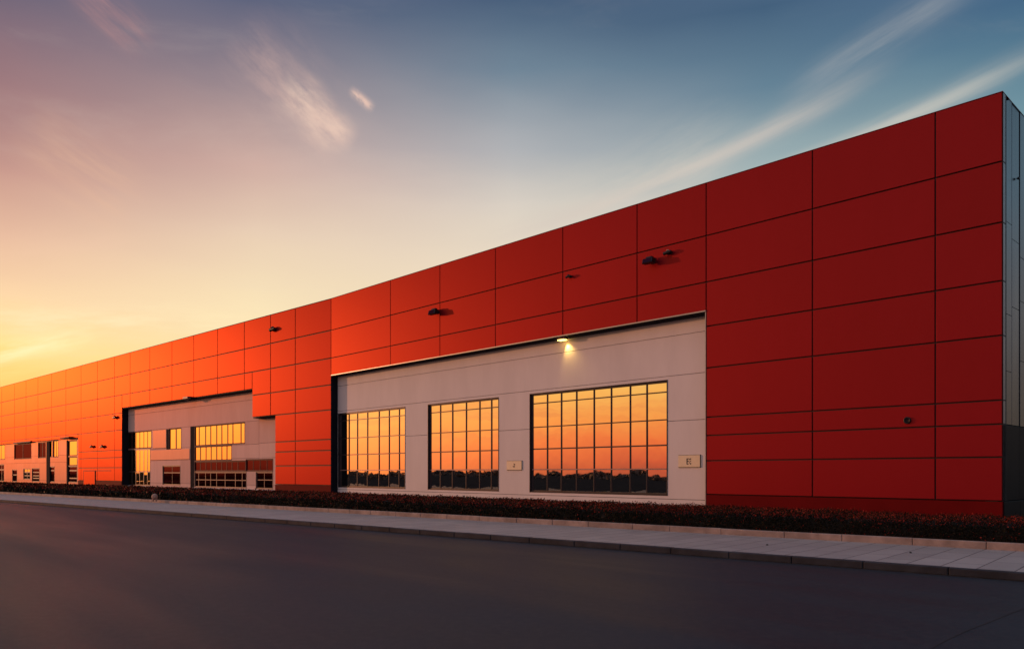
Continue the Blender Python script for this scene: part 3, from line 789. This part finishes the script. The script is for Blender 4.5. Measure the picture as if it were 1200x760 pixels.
    sky = t.n('ShaderNodeTexSky', sky_type='NISHITA'); sky.sun_disc = False; sky.sun_elevation = R(SUN[1]); sky.sun_rotation = R(SUN[0])
    sk = t.n('ShaderNodeVectorMath', operation='SCALE'); t.l(sky.outputs[0], sk.inputs[0]); sk.inputs[3].default_value = .01
    ad = t.n('ShaderNodeVectorMath', operation='ADD'); t.l(gv.outputs[0], ad.inputs[0]); t.l(sk.outputs[0], ad.inputs[1])
    # expressed at sky-texture scale: background strength .1
    sc10 = t.n('ShaderNodeVectorMath', operation='SCALE'); t.l(ad.outputs[0], sc10.inputs[0]); sc10.inputs[3].default_value = 10.
    t.l(sc10.outputs[0], bg.inputs[0]); bg.inputs[1].default_value = .1
SUN = (-66, 6.5)
GLOW = dict(az=-67, w=17., h=16., k=.35)
TOP = [(42, (120, 132, 158)), (60, (150, 160, 182))]  # upper sky out of frame, brightened to lift light on walls and pavement
SKY = [
 (-180, [(0, (150, 115, 115)), (10, (155, 132, 140)), (28, (120, 122, 145))] + TOP),
 (-125, [(0, (200, 95, 70)), (4, (234, 150, 95)), (12, (230, 184, 165)), (28, (176, 162, 176))] + TOP),  # unseen sky facing the wall, raised to light the pale bays
 (-98, [(0, (150, 50, 56)), (1.1, (212, 76, 54)), (2.3, (240, 108, 54)), (4.1, (252, 154, 66)), (6.4, (255, 194, 92)), (9, (250, 204, 125)), (12, (225, 180, 150)), (20, (150, 118, 122)), (30, (90, 84, 110))] + TOP),
 (-62, [(0, (215, 80, 45)), (1.5, (245, 106, 48)), (3.5, (252, 146, 55)), (6, (255, 186, 74)), (9.5, (255, 210, 118)), (13, (228, 170, 134)), (20, (154, 114, 118)), (30, (88, 80, 106))] + TOP),
 (-33, [(0, (252, 165, 60)), (4, (253, 196, 90)), (7.5, (254, 219, 132)), (10.5, (250, 210, 162)), (14, (230, 184, 154)), (18, (198, 148, 134)), (22.5, (154, 115, 118)), (27.5, (102, 92, 112))] + TOP),
 (-18, [(0, (250, 175, 90)), (6, (253, 220, 148)), (11, (248, 224, 180)), (16, (230, 202, 176)), (20.5, (206, 170, 158)), (25, (150, 132, 138)), (30, (88, 93, 118))] + TOP),
 (0, [(0, (240, 180, 120)), (8, (243, 220, 178)), (15, (235, 218, 192)), (19, (216, 205, 192)), (22.5, (174, 175, 178)), (27, (110, 130, 147)), (31.5, (66, 88, 116))] + TOP),
 (18, [(0, (225, 175, 130)), (8, (228, 210, 184)), (16, (206, 202, 192)), (20.5, (156, 174, 176)), (25, (98, 127, 146)), (30, (64, 92, 120))] + TOP),
 (33, [(0, (200, 160, 130)), (8, (180, 175, 165)), (15, (150, 168, 168)), (20, (116, 150, 160)), (24, (82, 118, 140)), (27, (66, 100, 130))] + TOP),
 (65, [(0, (70, 55, 52)), (5, (105, 84, 78)), (10, (138, 128, 128)), (17, (122, 148, 165)), (26, (112, 140, 155))] + TOP),
 (120, [(0, (80, 66, 78)), (10, (80, 78, 98)), (28, (60, 72, 98))] + TOP),
 (180, [(0, (150, 115, 115)), (10, (155, 132, 140)), (28, (120, 122, 145))] + TOP),
]
CLOUDS = [
 (500, 300, 1080, 52, .62, .62, (212, 198, 186), dict(bend=.5, seed=1, ns=.22, stretch=.10, sharp=(.12, .6))),
 (900, 132, 1170, -35, .85, .50, (168, 170, 172), dict(bend=-.3, seed=2, ns=.22, stretch=.10, sharp=(.12, .6))),
 (600, 305, 1330, 0, .55, .75, (205, 200, 188), dict(bend=.1, seed=3, ns=.22, stretch=.09, sharp=(.12, .6))),
 (600, 280, 900, 140, 2.0, .40, (218, 206, 190), dict(seed=4, ns=.25, sharp=(.2, .8))),
 (262, 30, 425, 185, 1.8, .5, (214, 176, 164), dict(seed=5, ns=.35, stretch=.35, sharp=(.2, .75))),
 (350, 118, 418, 172, .75, .6, (244, 206, 184), dict(seed=16, ns=.4, stretch=.5, sharp=(.15, .6))),
 (322, 88, 414, 176, 1.2, .75, (236, 202, 182), dict(seed=6, ns=.4, stretch=.45, sharp=(.25, .75))),
 (408, 102, 440, 130, .26, .8, (240, 200, 180), dict(seed=7, ns=.8, stretch=.5, sharp=(.2, .6))),
 (60, -50, 185, 66, .9, .75, (196, 140, 134), dict(seed=8, ns=.3, sharp=(.25, .8))),
 (10, 140, 180, 250, 1.8, .42, (235, 185, 150), dict(seed=9, ns=.25, sharp=(.25, .8))),
 (-100, 432, 130, 388, .65, 1.0, (255, 240, 178), dict(seed=10, ns=.4, sharp=(.25, .7))),
 (-100, 376, 360, 372, .9, .7, (255, 232, 184), dict(seed=11, ns=.4, sharp=(.25, .7))),
 (-100, 446, 110, 424, .4, .9, (255, 226, 140), dict(seed=12, ns=.4)),
 (-60, 330, 200, 290, 1.6, .22, (244, 200, 170), dict(seed=13, ns=.3)),
]
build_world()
sun = bpy.data.lights.new('sun', 'SUN'); sun.energy = 1.35; sun.color = (1, .38, .18); sun.angle = R(1.0)
so_ = bpy.data.objects.new('sun', sun); col.objects.link(so_)
sd = Vector((math.sin(R(SUN[0])) * math.cos(R(SUN[1])), math.cos(R(SUN[0])) * math.cos(R(SUN[1])), math.sin(R(SUN[1]))))
so_.rotation_euler = sd.to_track_quat('Z', 'Y').to_euler()

cam = bpy.data.cameras.new('camera'); cam.sensor_width = 36; cam.lens = F / 1200 * 36; cam.shift_y = (HZ - 380) / 1200; cam.clip_end = 5000
co = bpy.data.objects.new('camera', cam); col.objects.link(co); co.location = (0, 0, CAMZ); co.rotation_euler = (R(90), 0, 0); sc.camera = co
sc.view_settings.view_transform = 'Standard'; sc.view_settings.look = 'None'; sc.view_settings.exposure = 0; sc.view_settings.gamma = 1
sc.render.film_transparent = False
sc.cycles.use_denoising = True; sc.cycles.max_bounces = 6
sc.cycles.sample_clamp_indirect = 6
for o in bpy.data.objects:
    if '_base' in o: del o['_base']
